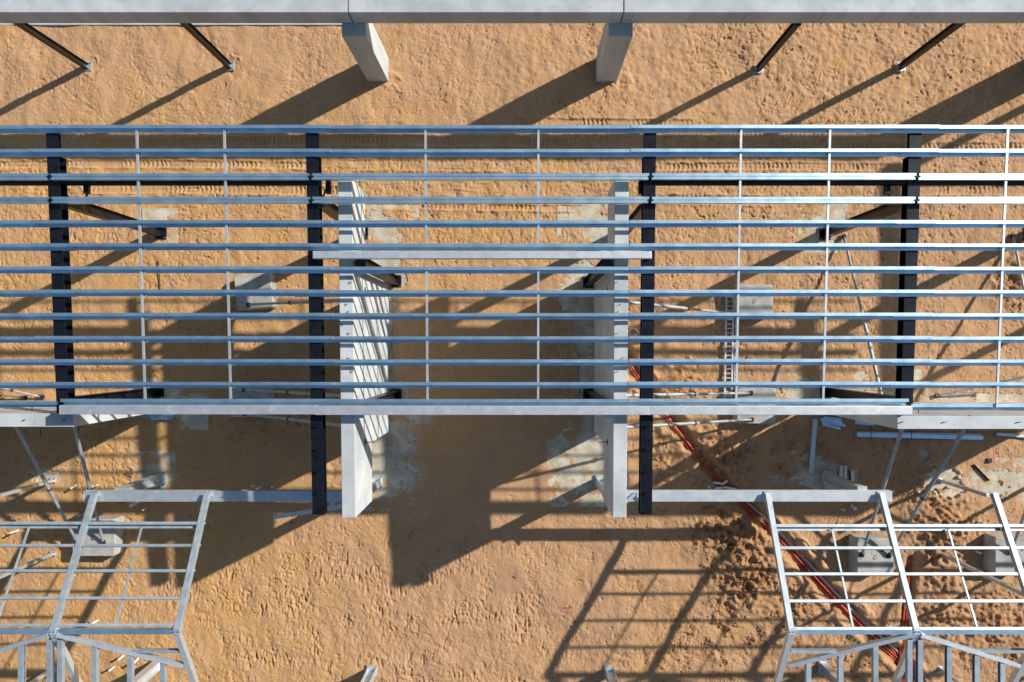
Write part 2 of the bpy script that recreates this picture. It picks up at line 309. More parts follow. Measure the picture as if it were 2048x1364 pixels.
# ------------------------------------------------------------------ concrete: top frame
YF = 555.6
def conc_beam(x0, x1, lab):
    t = thing('concrete_beam', lab, 'beam', (x0, YF+12, 198.6), 'concrete beam pieces along the top')
    MB().box(x0+0.9, x1-0.9, YF, YF+25, 198.6, 237).build('beam_body', 'concrete_streak', t, bevel=0.7)
    MB().box(x1-0.9, x1+0.9, YF+1.2, YF+23.8, 199.6, 235.6).build('joint_seal', 'bolt', t)
conc_beam(-1110, -287, 'left length of pale concrete beam crossing the top edge of the site')
conc_beam(-287, 169, 'middle length of pale concrete beam between the two thick concrete columns')
conc_beam(169, 1060, 'right length of pale concrete beam crossing the top edge of the site')
for x0, x1, lab in [(-307.5, -266, 'thick left concrete column under the top beam, its right side sunlit'),
                    (149, 190.5, 'thick right concrete column under the top beam, showing its shaded left side'),
                    (1010, 1052, 'thick square concrete column beyond the right edge under the top beam')]:
    t = thing('concrete_column', lab, 'column', ((x0+x1)/2, 550, 0), 'thick concrete columns under the top beam')
    MB().box(x0, x1, 534, 582, -6, 198).build('shaft', 'concrete_streak', t, bevel=1.3)
    MB().box(x0+6, x1-6, 528, 534.5, 197.0, 198.8).build('bearing_pad', 'bolt', t) if False else None
    for q in (0.28, 0.72): MB().cyl((x0+(x1-x0)*q*0.6+6, 533.4, 150), (x0+(x1-x0)*q*0.6+6, 534.5, 150), 0.9, 8).build('ferrule', 'bolt', t)
s_ = MB().box(-1200, -353, 646.5, 760, -4, 2.4).build('concrete_slab', 'concrete', origin=(-700, 700, 0), bevel=0.4)
tag(s_, 'white edge of a concrete floor slab just behind the top beam at the upper left', 'slab')

def base_plate(t, x, y, wx, wy, z=1.0, mt='zinc', bolts=True):
    MB().box(x-wx/2, x+wx/2, y-wy/2, y+wy/2, z-1.6, z+0.9).build('base_plate', mt, t, bevel=0.15)
    if bolts:
        for a_ in (-1, 1):
            for b_ in (-1, 1):
                px, py = x+a_*(wx/2-2), y+b_*(wy/2-2)
                MB().cyl((px, py, z), (px, py, z+3.6), 0.75, 6).build('anchor_bolt', 'zinc' if mt != 'zinc' else 'bolt', t)
def icolumn(x, y, top, wd, dp, mt, lab, grp, plate='zinc', pw=8, off=0.0, rot=False, name='steel_column', patch=None):
    t = thing(name, lab, 'column', (x, y, 0), grp)
    MB().sweep((x, y, 1.5), (x, y, top), I(wd, dp, 1.0, 0.8), up=(1,0,0) if rot else (0,1,0)).build('shaft', mt, t)
    MB().box(x-wd/2-1, x+wd/2+1, y-dp/2-1, y+dp/2+1, top, top+1.0).build('cap_plate', mt, t)
    base_plate(t, x+off, y, wd+pw, dp+pw, 2.0, plate)
    return t
for x, iy, lab in [(-868, 134, 'dark brown steel column at the far left under the top beam'), (-583, 133, 'dark brown steel column beside the left thick concrete column'),
                   (473, 138, 'dark brown steel column beside the right thick concrete column'), (757, 134, 'dark brown steel column at the far right under the top beam')]:
    icolumn(x, CY-iy, 196.5, 9.5, 11, 'primer', lab, 'dark steel columns under the top concrete beam', pw=7, off=1.5)

# ------------------------------------------------------------------ black portal frames
def zr(Y): return 296.2 + 0.0567*Y
RX = [-723, -323, 198, 607, 1015]
RN = ['far left black rafter', 'black rafter beside the left concrete wall panel', 'black rafter beside the right concrete wall panel', 'far right black rafter']
YR = [-101, -263, -263, -101, -101]
RL = ['black roof rafter at the far left of the roof', 'long black rafter just left of the left wall panel, running past the front beam',
      'long black rafter just right of the right wall panel, running past the front beam', 'black roof rafter at the far right of the roof, glossier than the rest', 'black roof rafter beyond the right edge of the picture']
ROWS = [250.5, 298, 346.5, 393.7, 440.9, 487.3, 533.4, 580.2, 626.4, 672.9, 718.7, 764.4, 798.3]
PH = 8.2
def solveY(iy, dz=PH):     # plan position on the roof plane (+dz) seen at drawing row iy
    q = CY - iy
    # q*(H - z)/H = Y ; z = 296.2+dz+0.0567Y
    return q*(H - 296.2 - dz)/H / (1 + 0.0567*q/H)
ROWY = [solveY(v) for v in ROWS]
for i, x in enumerate(RX):
    t = thing('roof_rafter', RL[i], 'rafter', (x, 0, zr(0)-8), 'black roof rafters')
    a_, b_, c_ = 336, 296, YR[i]
    F = 18.6
    mb = MB()
    mb.sweep((x, c_, zr(c_)-9.5), (x, b_, zr(b_)-9.5), I(F, 17.6, 1.1, 1.2))
    mb.build('main_beam', 'black', t)
    MB().sweep((x, b_+0.1, zr(b_)-4.0), (x, a_, zr(a_)-4.0), I(F, 6.6, 0.9, 1.0)).build('cantilever_tip', 'black', t)
    MB().box(x-F/2-0.4, x+F/2+0.4, c_-1.1, c_-0.05, zr(c_)-19.4, zr(c_)-1.5).build('end_plate', 'black', t)
    MB().box(x-F/2-0.5, x+F/2+0.5, b_-0.2, b_+0.9, zr(b_)-18, zr(b_)-8).build('splice_plate', 'black', t)
    for yy in ROWY[:]:
        if yy < c_: continue
        MB().box(x-4.2, x+4.2, yy-(4.5 if yy not in (ROWY[2], ROWY[3]) else 6.2), yy-(3.9 if yy not in (ROWY[2], ROWY[3]) else 3.4), zr(yy)-0.9, zr(yy)+(6.4 if yy not in (ROWY[2], ROWY[3]) else 8.6)).build('cleat', 'black', t)
    if c_ < -200:
        for yy in (-122, -158, -194, -228, -260):
            z_ = zr(yy)-0.9
            MB().box(x-4.5, x+4.5, yy-0.4, yy+0.4, z_, z_+7).cyl((x-2.4, yy-2.0, z_+5), (x-2.4, yy+2.0, z_+5), 0.55, 6).cyl((x+2.4, yy-2.0, z_+5), (x+2.4, yy+2.0, z_+5), 0.55, 6).build('cleat', 'black', t)
# columns of the portal frames
BC = [(-721, 232, 'black steel column holding the far left rafter, base on a square concrete pad'), (-318, 232, 'black steel column half hidden behind the left concrete wall panel'),
      (203, 232, 'black steel column just outside the right concrete wall panel'), (607, 230, 'black steel column holding the far right rafter at its upper end'), (1015, 230, 'black steel column beyond the right edge of the picture'),
      (-726, -86, 'black steel column behind the end of the left front wall'), (609, -86, 'black steel column behind the end of the right front wall')]
for x, y, lab in BC: icolumn(x, y, zr(y)-19.6, 14, 17, 'black', lab, 'black columns of the roof frame', plate='black', pw=9, rot=False)
# columns inside the yard, against the wall panels
for x, y, lab in [(-251, 135, 'black column against the inside of the left wall panel, upper end'), (-251, -92, 'black column against the inside of the left wall panel, below'),
                  (134, 133, 'black column against the inside of the right wall panel, upper end'), (134, -92, 'black column against the inside of the right wall panel, below')]:
    icolumn(x, y, zr(y)-3, 15, 17, 'primer' if y > 0 else 'black', lab, 'black columns inside the two concrete wall panels', plate='black', pw=7)
# long black struts under the third purlin row
for a_, b_, lab in [(-1110, RX[0]-9.6, 'black tie beam running off the left edge below the third purlin row'), (RX[0]+9.6, RX[1]-9.6, 'black tie beam below the third purlin row between the two left rafters'),
                    (RX[2]+9.6, RX[3]-9.6, 'black tie beam below the third purlin row between the two right rafters'), (RX[3]+9.6, RX[4]-9.6, 'black tie beam running off the right edge below the third purlin row')]:
    t = thing('tie_beam', lab, 'beam', (a_, 261, 296), 'black tie beams')
    MB().sweep((a_+1, 262, 303.0), (b_-1, 262, 303.0), I(15, 11, 1, 1)).build('beam_body', 'black', t)
    MB().box(a_+0.05, a_+1, 254, 270, 296.5, 309.5).build('end_plate', 'black', t); MB().box(b_-1, b_-0.05, 254, 270, 296.5, 309.5).build('end_plate', 'black', t)
for x, lab in [(-680, 'first'), (-302, 'second'), (187, 'third'), (572, 'fourth')]:
    t = MB().sweep((x, 262, 297), (x, 242, 297), C(8, 6, 0.8, 1.2)).sweep((x, 262, 297), (x-18*(1 if x < 0 else -1), 236, 270), R(1.6, 3)).build('knee_bracket', 'black', origin=(x, 250, 290))
    tag(t, 'small black bracket under the tie beam, %s from the left' % lab, 'bracket', 'small black brackets under the tie beams')

# ------------------------------------------------------------------ purlins
FW = 4.9
def zprof(t=0.32, k=1.0):
    # seen along +X with up = Z: side axis is -Y (south), top flange north of the web
    h2 = PH/2; f = FW
    return [(-f, h2), (0.0, h2), (0.0, -h2+t), (f-t, -h2+t), (f-t, -h2+1.3), (f, -h2+1.3), (f, -h2), (-t, -h2), (-t, h2-t), (-f+t, h2-t), (-f+t, h2-1.3), (-f, h2-1.3)]
spans = [(-1125, RX[0]), (RX[0], RX[1]), (RX[1], RX[2]), (RX[2], RX[3]), (RX[3], 1128)]
SN = ['running off the left edge', 'between the two left rafters', 'in the middle between the wall panels', 'between the two right rafters', 'running off the right edge']
for i, Yn in enumerate(ROWY):
    z0 = zr(Yn) + 0.2
    for s, (a_, b_) in enumerate(spans):
        lab = 'pale blue steel purlin, %s row from the top, %s' % (ORD[i], SN[s])
        off = 0.75 if s % 2 else 0.0; Yw = Yn - FW + random.uniform(-0.35, 0.35)
        if i == 12 and s in (0, 4): Yw -= 4.0 if s == 0 else 8.0; z0_ = z0 - 5
        else: z0_ = z0
        mb = MB()
        if i in (2, 3):
            e0, e1 = a_ + (2.2 if s else 0), b_ - (2.2 if s < 4 else 0)
            # pair of channels side by side, butted at the rafters
            mb.sweep((e0, Yw+2.6, z0_+PH/2), (e1, Yw+2.6, z0_+PH/2), C(4.6, PH, 0.35, 1.2, 1))
            mb.sweep((e0-0.8, Yw-2.3, z0_+PH/2-0.5), (e1-1.2, Yw-2.3, z0_+PH/2-0.5), C(4.6, PH, 0.35, 1.2, -1))
        else:
            e0 = a_ - (31 if s else 0); e1 = b_ + (31 if s < 4 else 0)
            if i == 12: e0, e1 = (e0 if s in (1,2,3) and s != 1 else a_ + (4 if s else 0)), (b_ + 31 if s in (1, 2) else b_ - 3)
            mb.sweep((e0, Yw+off*0.9, z0_+PH/2+off), (e1, Yw+off*0.9, z0_+PH/2+off), zprof())
            if i != 12:
                for xx in ([a_-26, a_+26] if s else []) + ([b_-26, b_+26] if s < 4 else []):
                    for zz in (2.2, PH-2.4): mb.cyl((xx, Yw-1.2, z0_+zz), (xx, Yw+1.2, z0_+zz), 0.5, 6)
                    mb.cyl((xx, Yw+2.4, z0_+PH), (xx, Yw+2.4, z0_+PH+1.0), 0.45, 6)
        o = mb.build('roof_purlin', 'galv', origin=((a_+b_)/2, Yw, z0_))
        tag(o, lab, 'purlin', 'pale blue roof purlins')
LX = [-589, -455, -147, 26, 336, 472, 744]
LN = ['%s of the seven strut lines' % ORD[k_] for k_ in range(7)]
ex_x = [880, 1080]
def strut(x, j, lab):
    ya, yb = ROWY[j]-FW-0.3, ROWY[j+1]-FW-0.6+0.0
    if j == 11 and x > 607: yb -= 8
    za, zb = zr(ya)+PH*0.62, zr(yb)+PH*0.62
    t = thing('bridging_strut', lab, 'strut', (x, (ya+yb)/2, (za+zb)/2), 'short bridging struts between purlins')
    MB().sweep((x, ya-0.2, za), (x, yb+1.4, zb), C(3.3, 2.6, 0.35, 0.8)).build('rail', 'zinc', t)
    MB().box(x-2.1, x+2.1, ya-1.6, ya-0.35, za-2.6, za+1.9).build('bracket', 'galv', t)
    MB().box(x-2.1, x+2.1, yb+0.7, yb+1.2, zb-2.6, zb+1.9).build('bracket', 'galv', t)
for li, x in enumerate(LX):
    for j in range(12):
        if li in (2, 3) and j == 5: continue
        strut(x, j, 'strut between the %s and %s purlin rows, in the %s' % (ORD[j], ORD[j+1], LN[li]))
# galvanised hollow beams over the roof
def zinc_beam(a_, b_, iy0, iy1, lab, name='galvanised_beam'):
    zt = zr(-95 if iy0 > 700 else 140) + 14; k = (H-zt)/H; y1, y0 = (CY-iy0)*k, (CY-iy1)*k
    t = thing(name, lab, 'beam', (a_, (y0+y1)/2, zt-13), 'galvanised hollow beams on the roof')
    MB().box(a_+0.5, b_-0.5, y0, y1, zt-12.5, zt).build('beam_body', 'zinc', t, bevel=0.8)
    MB().box(a_, a_+0.5, y0-0.1, y1+0.1, zt-12.6, zt+0.1).build('end_plate', 'zinc', t)
    MB().box(b_-0.5, b_-0.05, y0-0.1, y1+0.1, zt-12.6, zt+0.1).build('end_plate', 'zinc', t)
zinc_beam(-320, 200, 502, 517, 'pale galvanised beam below the sixth purlin row, across the two wall panels')
zinc_beam(-718, -320, 811, 829, 'left length of the long galvanised front beam, starting at the far left rafter')
zinc_beam(-320, 200, 812, 830, 'middle length of the long galvanised front beam, across the two wall panels')
zinc_beam(200, 608, 812, 830, 'right length of the long galvanised front beam, ending at the far right rafter')
# beam beyond the right edge whose shadow lies on the sand
tag(MB().box(1168, 1190, 105, 592, 292, 310).build('concrete_beam', 'concrete', origin=(1180, 350, 292)), 'concrete edge beam beyond the right edge of the picture', 'beam')
for y in (570, 125):
    icolumn(1179, y, 290, 12, 12, 'black', 'dark post under the edge beam outside the right edge, %s end' % ('far' if y > 300 else 'near'), 'posts beyond the right edge')

# ------------------------------------------------------------------ wall panels
def prism_x(x0, x1, poly):
    m_ = MB(); n_ = len(poly)
    vs = [(x0, y, z) for y, z in poly] + [(x1, y, z) for y, z in poly]
    m_.add(vs, [tuple(range(n_)), tuple(range(n_, 2*n_))[::-1]] + [(i, (i+1) % n_, n_+(i+1) % n_, n_+i) for i in range(n_)]); return m_
POLY = [(264, 301), (-270, 276), (-270, 156), (-166, 156), (-166, -6), (128, -6), (128, 211), (264, 211)]
def bolt_rod(t, x, y, z, d, ln):
    MB().cyl((x, y, z), (x+d*ln, y, z), 0.75, 8).build('threaded_rod', 'bolt', t)
    MB().box(min(x+d*0.1, x+d*1.2), max(x+d*0.1, x+d*1.2), y-5, y+5, z-2.2, z+2.2).build('fixing_plate', 'bolt', t)
for x0, x1, d, lab in [(-286.5, -264.5, 1, 'left concrete wall panel, its white inner face striped with sunlight'),
                       (145.5, 167.5, -1, 'right of the two T-shaped concrete wall panels, its inner face in shade')]:
    t = thing('wall_panel', lab, 'wall panel', ((x0+x1)/2, 0, 0), 'T-shaped concrete wall panels')
    prism_x(x0, x1, POLY).build('panel_body', 'concrete', t, bevel=0.9)
    xf = x1 if d > 0 else x0
    g_ = MB()
    for zz in (72, 141, 205): g_.box(min(xf, xf+d*0.14), max(xf, xf+d*0.14), -164 if zz < 150 else -266, 126 if zz < 205 else 126, zz, zz+0.7)
    g_.build('cast_joint', 'block', t)
    for y, z in [(98, 213), (-94, 213), (-158, 213)]: bolt_rod(t, xf, y, z, d, 17)
    for y in (150, 112, 104, 70, 58, 38, 24, -15, -36, -60, -104):
        z_ = 301 - (264-y)*25/534 - 0.4; xx = (x0+x1)/2 + random.uniform(-7, 7)
        MB().cyl((xx, y, z_), (xx, y, z_+2.2), 0.7, 6).cyl((xx, y, z_+2), (xx+d*3.2, y-1.2, z_+3), 0.5, 6).build('lifting_pin', 'bolt', t)
    ZT = zr(-95)
    MB().box(min(xf, xf+d*14), max(xf, xf+d*14), -110, -84, 285.5, 287).build('seat_plate', 'zinc', t)
def end_wall(x0, x1, yn, ys, zt, lab, pins):
    t = thing('front_wall', lab, 'wall', ((x0+x1)/2, (yn+ys)/2, 0), 'concrete walls along the front')
    MB().box(x0, x1, ys, yn, -6, zt).build('wall_body', 'concrete', t, bevel=0.9)
    g_ = MB()
    for zz in (zt-60, zt-22, zt-14): g_.box(x0+2, x1-2, yn, yn+0.14, zz, zz+0.9)
    g_.build('cast_groove', 'block', t)
    for x in pins:
        MB().cyl((x, (yn+ys)/2, zt-0.5), (x, (yn+ys)/2, zt+2.5), 0.9, 6).cyl((x, (yn+ys)/2, zt+2.3), (x+4, (yn+ys)/2+1.5, zt+3), 0.6, 6).build('lifting_pin', 'bolt', t)
    for x in pins[:2]:
        MB().cyl((x-16, yn, zt-40), (x-16, yn+16, zt-40), 0.7, 6).build('threaded_rod', 'bolt', t)
        MB().cyl((x-16, ys, zt-60), (x-16, ys-24, zt-60), 0.7, 6).build('threaded_rod', 'bolt', t)
end_wall(-1120, -714, -103.5, -125, 277, 'white concrete wall at the left below the purlins, lit on its end face', (-729, -793))
end_wall(599, 1077, -107, -128.5, 277, 'white concrete wall at the right below the purlins', (672, 604, 790))

# ------------------------------------------------------------------ concrete pads and footings (sheets under the sand film)
PADS = [(300,338,430,482,'small square concrete pad under the far left column'), (728,822,424,590,'rough concrete pad at the upper end of the left wall panel'), (1130,1245,420,600,'rough concrete pad at the upper end of the right wall panel'),
        (765,800,592,842,'thin line of spilt concrete at the foot of the left wall panel'), (1140,1192,602,866,'concrete strip along the foot of the right wall panel'),
        (738,860,844,1008,'ragged concrete pad in the sand below the left wall panel'), (1110,1230,868,1000,'ragged concrete pad in the sand below the right wall panel'),
        (268,400,770,846,'rounded concrete footing behind the left front wall'), (272,356,916,984,'round concrete footing under the left galvanised post'), (44,132,932,968,'pale concrete smear at the far left'),
        (1612,1680,420,492,'small concrete pad under the far right column'), (1548,1828,752,814,'long pale concrete footing behind the right front wall'), (1832,2110,776,812,'pale concrete strip at the right edge behind the wall'),
        (1590,1700,914,966,'concrete footing under the right galvanised post'), (1830,1950,915,1012,'irregular concrete pad with a slender post at the right'), (1952,2090,930,1000,'irregular concrete pad nearest the right edge')]
for x0, x1, y0, y1, lab in PADS:
    zt = -0.9
    o = MB().box(x0-CX-16, x1-CX+(16 if not 1100 < x0 < 1142 else 4), CY-y1-14, CY-y0+14, -8, zt - 0.05*PADS.index((x0,x1,y0,y1,lab))).build('concrete_footing', 'footing', origin=((x0+x1)/2-CX, CY-(y0+y1)/2, -4))
    tag(o, lab, 'footing', 'concrete footings flush with the sand')

# ------------------------------------------------------------------ anchor blocks and tilt props
def block(cx, cy, wx, wy, ht, ang, lab, pins=()):
    p0 = P(cx, cy, ht); t = thing('anchor_block', lab, 'concrete block', (p0.x, p0.y, 0), 'concrete anchor blocks for the wall props')
    k = (H-ht)/H; a_, b_ = wx*k/2, wy*k/2; c = 3.0; zb = -3
    r_ = math.radians(ang); rot = lambda x, y, z: (p0.x + x*math.cos(r_) - y*math.sin(r_), p0.y + x*math.sin(r_) + y*math.cos(r_), z)
    q = [(-a_+c,-b_),(a_-c,-b_),(a_,-b_+c),(a_,b_-c),(a_-c,b_),(-a_+c,b_),(-a_,b_-c),(-a_,-b_+c)]
    m_ = MB(); vs = [rot(x*0.99, y*0.99, zb) for x, y in q] + [rot(x, y, ht-2) for x, y in q] + [rot(x*0.96, y*0.96, ht) for x, y in q]
    m_.add(vs, [tuple(range(8))[::-1], tuple(range(16, 24))] + [(i, (i+1) % 8, 8+(i+1) % 8, 8+i) for i in range(8)] + [(8+i, 8+(i+1) % 8, 16+(i+1) % 8, 16+i) for i in range(8)])
    m_.build('block_body', 'block', t)
    m_ = MB()
    for i in range(10):
        A1 = i*math.pi/9; A2 = (i+1)*math.pi/9
        if i < 9: m_.cyl(rot(0, 4*math.cos(A1), ht-0.4+3.5*math.sin(A1)), rot(0, 4*math.cos(A2), ht-0.4+3.5*math.sin(A2)), 0.6, 6)
    m_.build('lifting_eye', 'rust', t)
    m_ = MB(); m_.cyl(rot(a_*0.35, b_*0.3, ht-0.1), rot(a_*0.35, b_*0.3, ht+0.25), 1.8, 10); m_.build('cast_socket', 'bolt', t)
block(507, 583, 74, 70, 26, 5, 'pale concrete block left of the left wall panel, upper of the two')
block(497, 806, 84, 56, 26, 0, 'concrete block in deep shade left of the left wall panel, partly under the front beam')
block(1510, 602, 72, 66, 26, 0, 'grey concrete block beside the ladder right of the right wall panel')
block(1513, 812, 78, 72, 26, -1, 'pale concrete block at the lower end of the ladder, partly under the front beam')
block(187, 1076, 86, 74, 30, 0, 'pale concrete block under the lower left roof frame')
block(1751, 1114, 74, 74, 34, 0, 'grey concrete block under the lower right roof frame, right of the trench')
block(2030, 1112, 80, 74, 34, 0, 'pale concrete block cut by the right edge')
def prop(a_, za, b_, zb, lab, r=3.1, split=0.5):
    A = P(a_[0], a_[1], za); Bv = P(b_[0], b_[1], zb); t = thing('tilt_prop', lab, 'prop', tuple(A), 'grey tubular props bracing the walls')
    Mi = A.lerp(Bv, split); d = (Bv-A).normalized()
    MB().cyl(A + d*4, Mi, r*0.8, 10).build('inner_tube', 'tube', t, smooth=False)
    MB().cyl(Mi - d*8, Bv - d*3, r, 12).build('outer_tube', 'tube', t)
    MB().cyl(Mi - d*10, Mi - d*7, r*1.35, 12).build('adjusting_collar', 'bolt', t)
    sd = d.cross(Vector((0,0,1))).normalized()
    for Q, nm in ((A, 'foot_bracket'), (Bv, 'head_bracket')):
        m_ = MB(); sg = 1 if nm[0] == 'f' else -1
        for e in (-1, 1): m_.sweep(Q + sd*e*2.4 - d*sg*1.5, Q + sd*e*2.4 + d*sg*7, R(0.7, 5.5))
        m_.cyl(Q - sd*4 + d*sg*4, Q + sd*4 + d*sg*4, 0.9, 8)
        m_.sweep(Q - d*sg*1.5 - sd*4.2, Q - d*sg*1.5 + sd*4.2, R(5.5, 1.2)) ; m_.build(nm, 'bolt', t)
prop((497, 609), 28, (690, 600), 213, 'thin prop from the upper left block to the left wall panel')
prop((488, 779), 28, (690, 792), 205, 'thin shaded prop above the front beam to the left wall panel')
prop((490, 828), 28, (690, 851), 205, 'thin shaded prop below the front beam to the left wall panel')
prop((1478, 628), 28, (1243, 603), 213, 'pale prop from the upper right block to the right wall panel')
prop((1502, 786), 28, (1243, 791), 213, 'pale prop just above the front beam to the right wall panel')
prop((1504, 839), 28, (1243, 855), 213, 'pale prop just below the front beam to the right wall panel')
prop((154, 1084), 32, (28, 845), 190, 'long left prop from the lower left block up to the left front wall')
prop((207, 1086), 32, (145, 838), 190, 'steeper right prop from the lower left block up to the left front wall')
prop((1724, 1110), 36, (1806, 850), 190, 'left of the two props from the lower right block up to the right front wall', r=3.4)
prop((1778, 1112), 36, (1932, 852), 190, 'right of the two props from the lower right block up to the right front wall', r=3.4)
prop((2022, 1106), 36, (2110, 852), 190, 'prop cut by the right edge above the right block', r=3.4)
prop((1688, 472), 4, (1770, 822), 150, 'long thin prop leaning behind the right front wall, foot beside the far right column')
prop((2026, 470), 4, (2098, 826), 150, 'long thin prop behind the right front wall, nearest the right edge')
prop((84, 794), 4, (-60, 762), 60, 'thin prop lying low at the left edge above the left front wall', r=2.4)
prop((1872, 792), 3, (2085, 746), 60, 'dark thin prop rising to the right edge above the right front wall', r=2.4)
prop((50, 795), 4, (-70, 786), 40, 'low thin prop close above the left front wall', r=1.6)

# ------------------------------------------------------------------ lower galvanised roof frames
Z0, ZA, YA, YE = 154.0, 261.0, -457.0, -258.0
SL = (ZA-Z0)/(YE-YA)
def zc(Y): return ZA - SL*abs(Y-YA)
def solveC(iy):
    q = iy-CY; # -Y = q*(H-z)/H ; z = ZA - SL*(Y-YA) for Y>YA
    # let y=-Y: y = q*(H - ZA - SL*(y+YA))/H ... (Y-YA) = -y-YA
    return -(q*(H-ZA-SL*YA)/H)/(1 + q*SL/H)
def low_frame(side, rx, beam, rows, apex_x, sags, word):
    grp = 'members of the lower %s roof frame' % word
    t = thing('portal_beam', 'wide pale galvanised beam along the top of the lower %s roof frame' % word, 'beam', (beam[0], -263, 142), 'galvanised portal beams')
    MB().sweep((beam[0], -263, 145), (beam[1], -263, 145), I(19, 10, 1.1, 1.0)).build('beam_body', 'zinc', t)
    MB().box(beam[0]-0.8, beam[0]-0.05, -272, -254, 139.5, 150.4).build('end_plate', 'zinc', t)
    RW = {0: 'first', 1: 'second', 2: 'third', 3: 'fourth'}
    for i, x in enumerate(rx):
        lab = 'sloping galvanised rafter of the lower %s roof, %s from the left' % (word, RW[i])
        t = thing('sloping_rafter', lab, 'rafter', (x, YE, Z0), 'galvanised rafters of the lower roofs')
        pr = C(9, 9, 0.5, 1.6, 1 if side < 0 else -1)
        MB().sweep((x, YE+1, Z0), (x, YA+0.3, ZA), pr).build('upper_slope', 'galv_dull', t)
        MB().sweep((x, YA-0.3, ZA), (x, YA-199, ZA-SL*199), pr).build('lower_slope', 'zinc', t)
        MB().box(x-5.4, x+5.4, YA-5, YA+5, ZA-7, ZA+3.4).build('apex_plate', 'zinc', t)
        MB().box(x-5, x+5, YE-4, YE+4, 150.3, 152.3).build('foot_plate', 'zinc', t)
        for e in (-1, 1):
            MB().cyl((x+e*3, YA, ZA+3.2), (x+e*3, YA, ZA+4.6), 0.9, 6).build('apex_bolt', 'bolt', t)
            MB().box(x+e*7.4-2.6, x+e*7.4+2.6, YA-0.4, YA+0.4, ZA-6, ZA+2.6).build('ridge_cleat', 'zinc', t)
        for iy in rows:
            Yc = solveC(iy)
            for e in (-1, 1): MB().box(x+e*5.0-0.4, x+e*5.0+3.2*e*0.5+0.4, Yc-1.0, Yc+1.0, zc(Yc)-3, zc(Yc)+3.2).build('cleat', 'zinc', t)
        if i in ((0,) if side < 0 else (2, 3)) or False:
            for yy in (-264, -410, -640):
                zt = (139 if yy == -264 else zc(yy)-6)
                where = {-264: 'at its upper end', -410: 'at mid slope', -640: 'at its lower end'}[yy]
                c_ = thing('slender_post', 'slender post under the %s rafter of the lower %s roof, %s' % (RW[i], word, where), 'post', (x, yy, 0), 'slender galvanised posts')
                xx = x + 0.0
                MB().box(xx-3.2, xx+3.2, yy-3.2, yy+3.2, 1, zt).build('shaft', 'zinc', c_, bevel=0.5)
                base_plate(c_, xx, yy, 13, 11, 1.4, 'zinc')
    bays = list(zip(rx[:-1], rx[1:])) + ([(rx[-1], rx[-1]+190)] if side > 0 else [(rx[0]-190, rx[0])])
    for bi, (a_, b_) in enumerate(bays):
        bn = 'bay %s' % RW[bi] if False else '%s bay' % (RW[bi] if side > 0 else {0: 'second', 1: 'third', 2: 'first'}[bi])
        for ri, iy in enumerate(rows):
            Yc = solveC(iy); z = zc(Yc) + 0.5
            lab = 'thin purlin of the lower %s roof, %s row down, in its %s' % (word, ORD[ri], bn)
            mb = MB()
            if ri == 0:
                mb.sweep((a_+5.2, Yc-2.5, z), (b_-5.2, Yc-2.5, z), zprof(), up=(0,SL,1))
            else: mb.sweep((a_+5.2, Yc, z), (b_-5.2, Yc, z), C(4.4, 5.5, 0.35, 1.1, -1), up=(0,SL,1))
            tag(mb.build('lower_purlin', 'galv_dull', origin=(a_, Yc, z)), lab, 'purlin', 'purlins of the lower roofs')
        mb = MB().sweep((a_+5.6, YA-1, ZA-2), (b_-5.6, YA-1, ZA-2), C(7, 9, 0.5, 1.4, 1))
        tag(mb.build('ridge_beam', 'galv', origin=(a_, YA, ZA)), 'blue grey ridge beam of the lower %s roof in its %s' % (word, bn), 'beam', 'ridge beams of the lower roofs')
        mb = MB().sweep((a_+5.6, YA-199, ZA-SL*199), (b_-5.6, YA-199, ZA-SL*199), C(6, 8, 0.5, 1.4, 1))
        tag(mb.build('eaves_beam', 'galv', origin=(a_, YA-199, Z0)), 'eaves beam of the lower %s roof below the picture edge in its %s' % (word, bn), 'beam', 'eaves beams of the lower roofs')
    for k, x in enumerate(sags):
        rs = [solveC(v) for v in rows]
        for j in range(len(rs)-1):
            y0_, y1_ = rs[j]-(3.5 if j else 5), rs[j+1]+3
            mb = MB().sweep((x, y0_, zc(y0_)+1), (x, y1_, zc(y1_)+1), C(3.0, 2.4, 0.35, 0.7)).box(x-2, x+2, y0_-0.6, y0_+0.4, zc(y0_)-2, zc(y0_)+2.5).box(x-2, x+2, y1_-0.4, y1_+0.6, zc(y1_)-2, zc(y1_)+2.5)
            tag(mb.build('sag_strut', 'galv_dull', origin=(x, y0_, zc(y0_))), 'strut between thin purlins %s and %s, %s strut line, lower %s roof' % (ORD[j], ORD[j+1], RW[k], word), 'strut', 'thin struts of the lower roofs')
    # valley members and jack rafters of the crossing gable
    ax = apex_x
    def vz(dx): return ZA - 39*dx/198.0 + 1.5
    def vy(dx): return YA - 3 - 71*dx/198.0
    for e, sw in ((-1, 'left'), (1, 'right')):
        mb = MB().sweep((ax+e*6, vy(6), vz(6)), (ax+e*193, vy(193), vz(193)), C(6.5, 8, 0.5, 1.5, e))
        tag(mb.build('valley_rafter', 'zinc', origin=(ax, YA, ZA)), 'sloping valley member going down to the %s from the ridge of the lower %s roof' % (sw, word), 'rafter', 'valley members of the lower roofs')
        yv = YA-42
        mb = MB().sweep((ax+e*119, yv, zc(yv)), (ax+e*194, yv, zc(yv)), C(5, 8, 0.4, 1.2, -1))
        tag(mb.build('lower_purlin', 'galv_dull', origin=(ax+e*119, yv, zc(yv))), 'short purlin tucked beside the %s valley member of the lower %s roof' % (sw, word), 'purlin', 'purlins of the lower roofs')
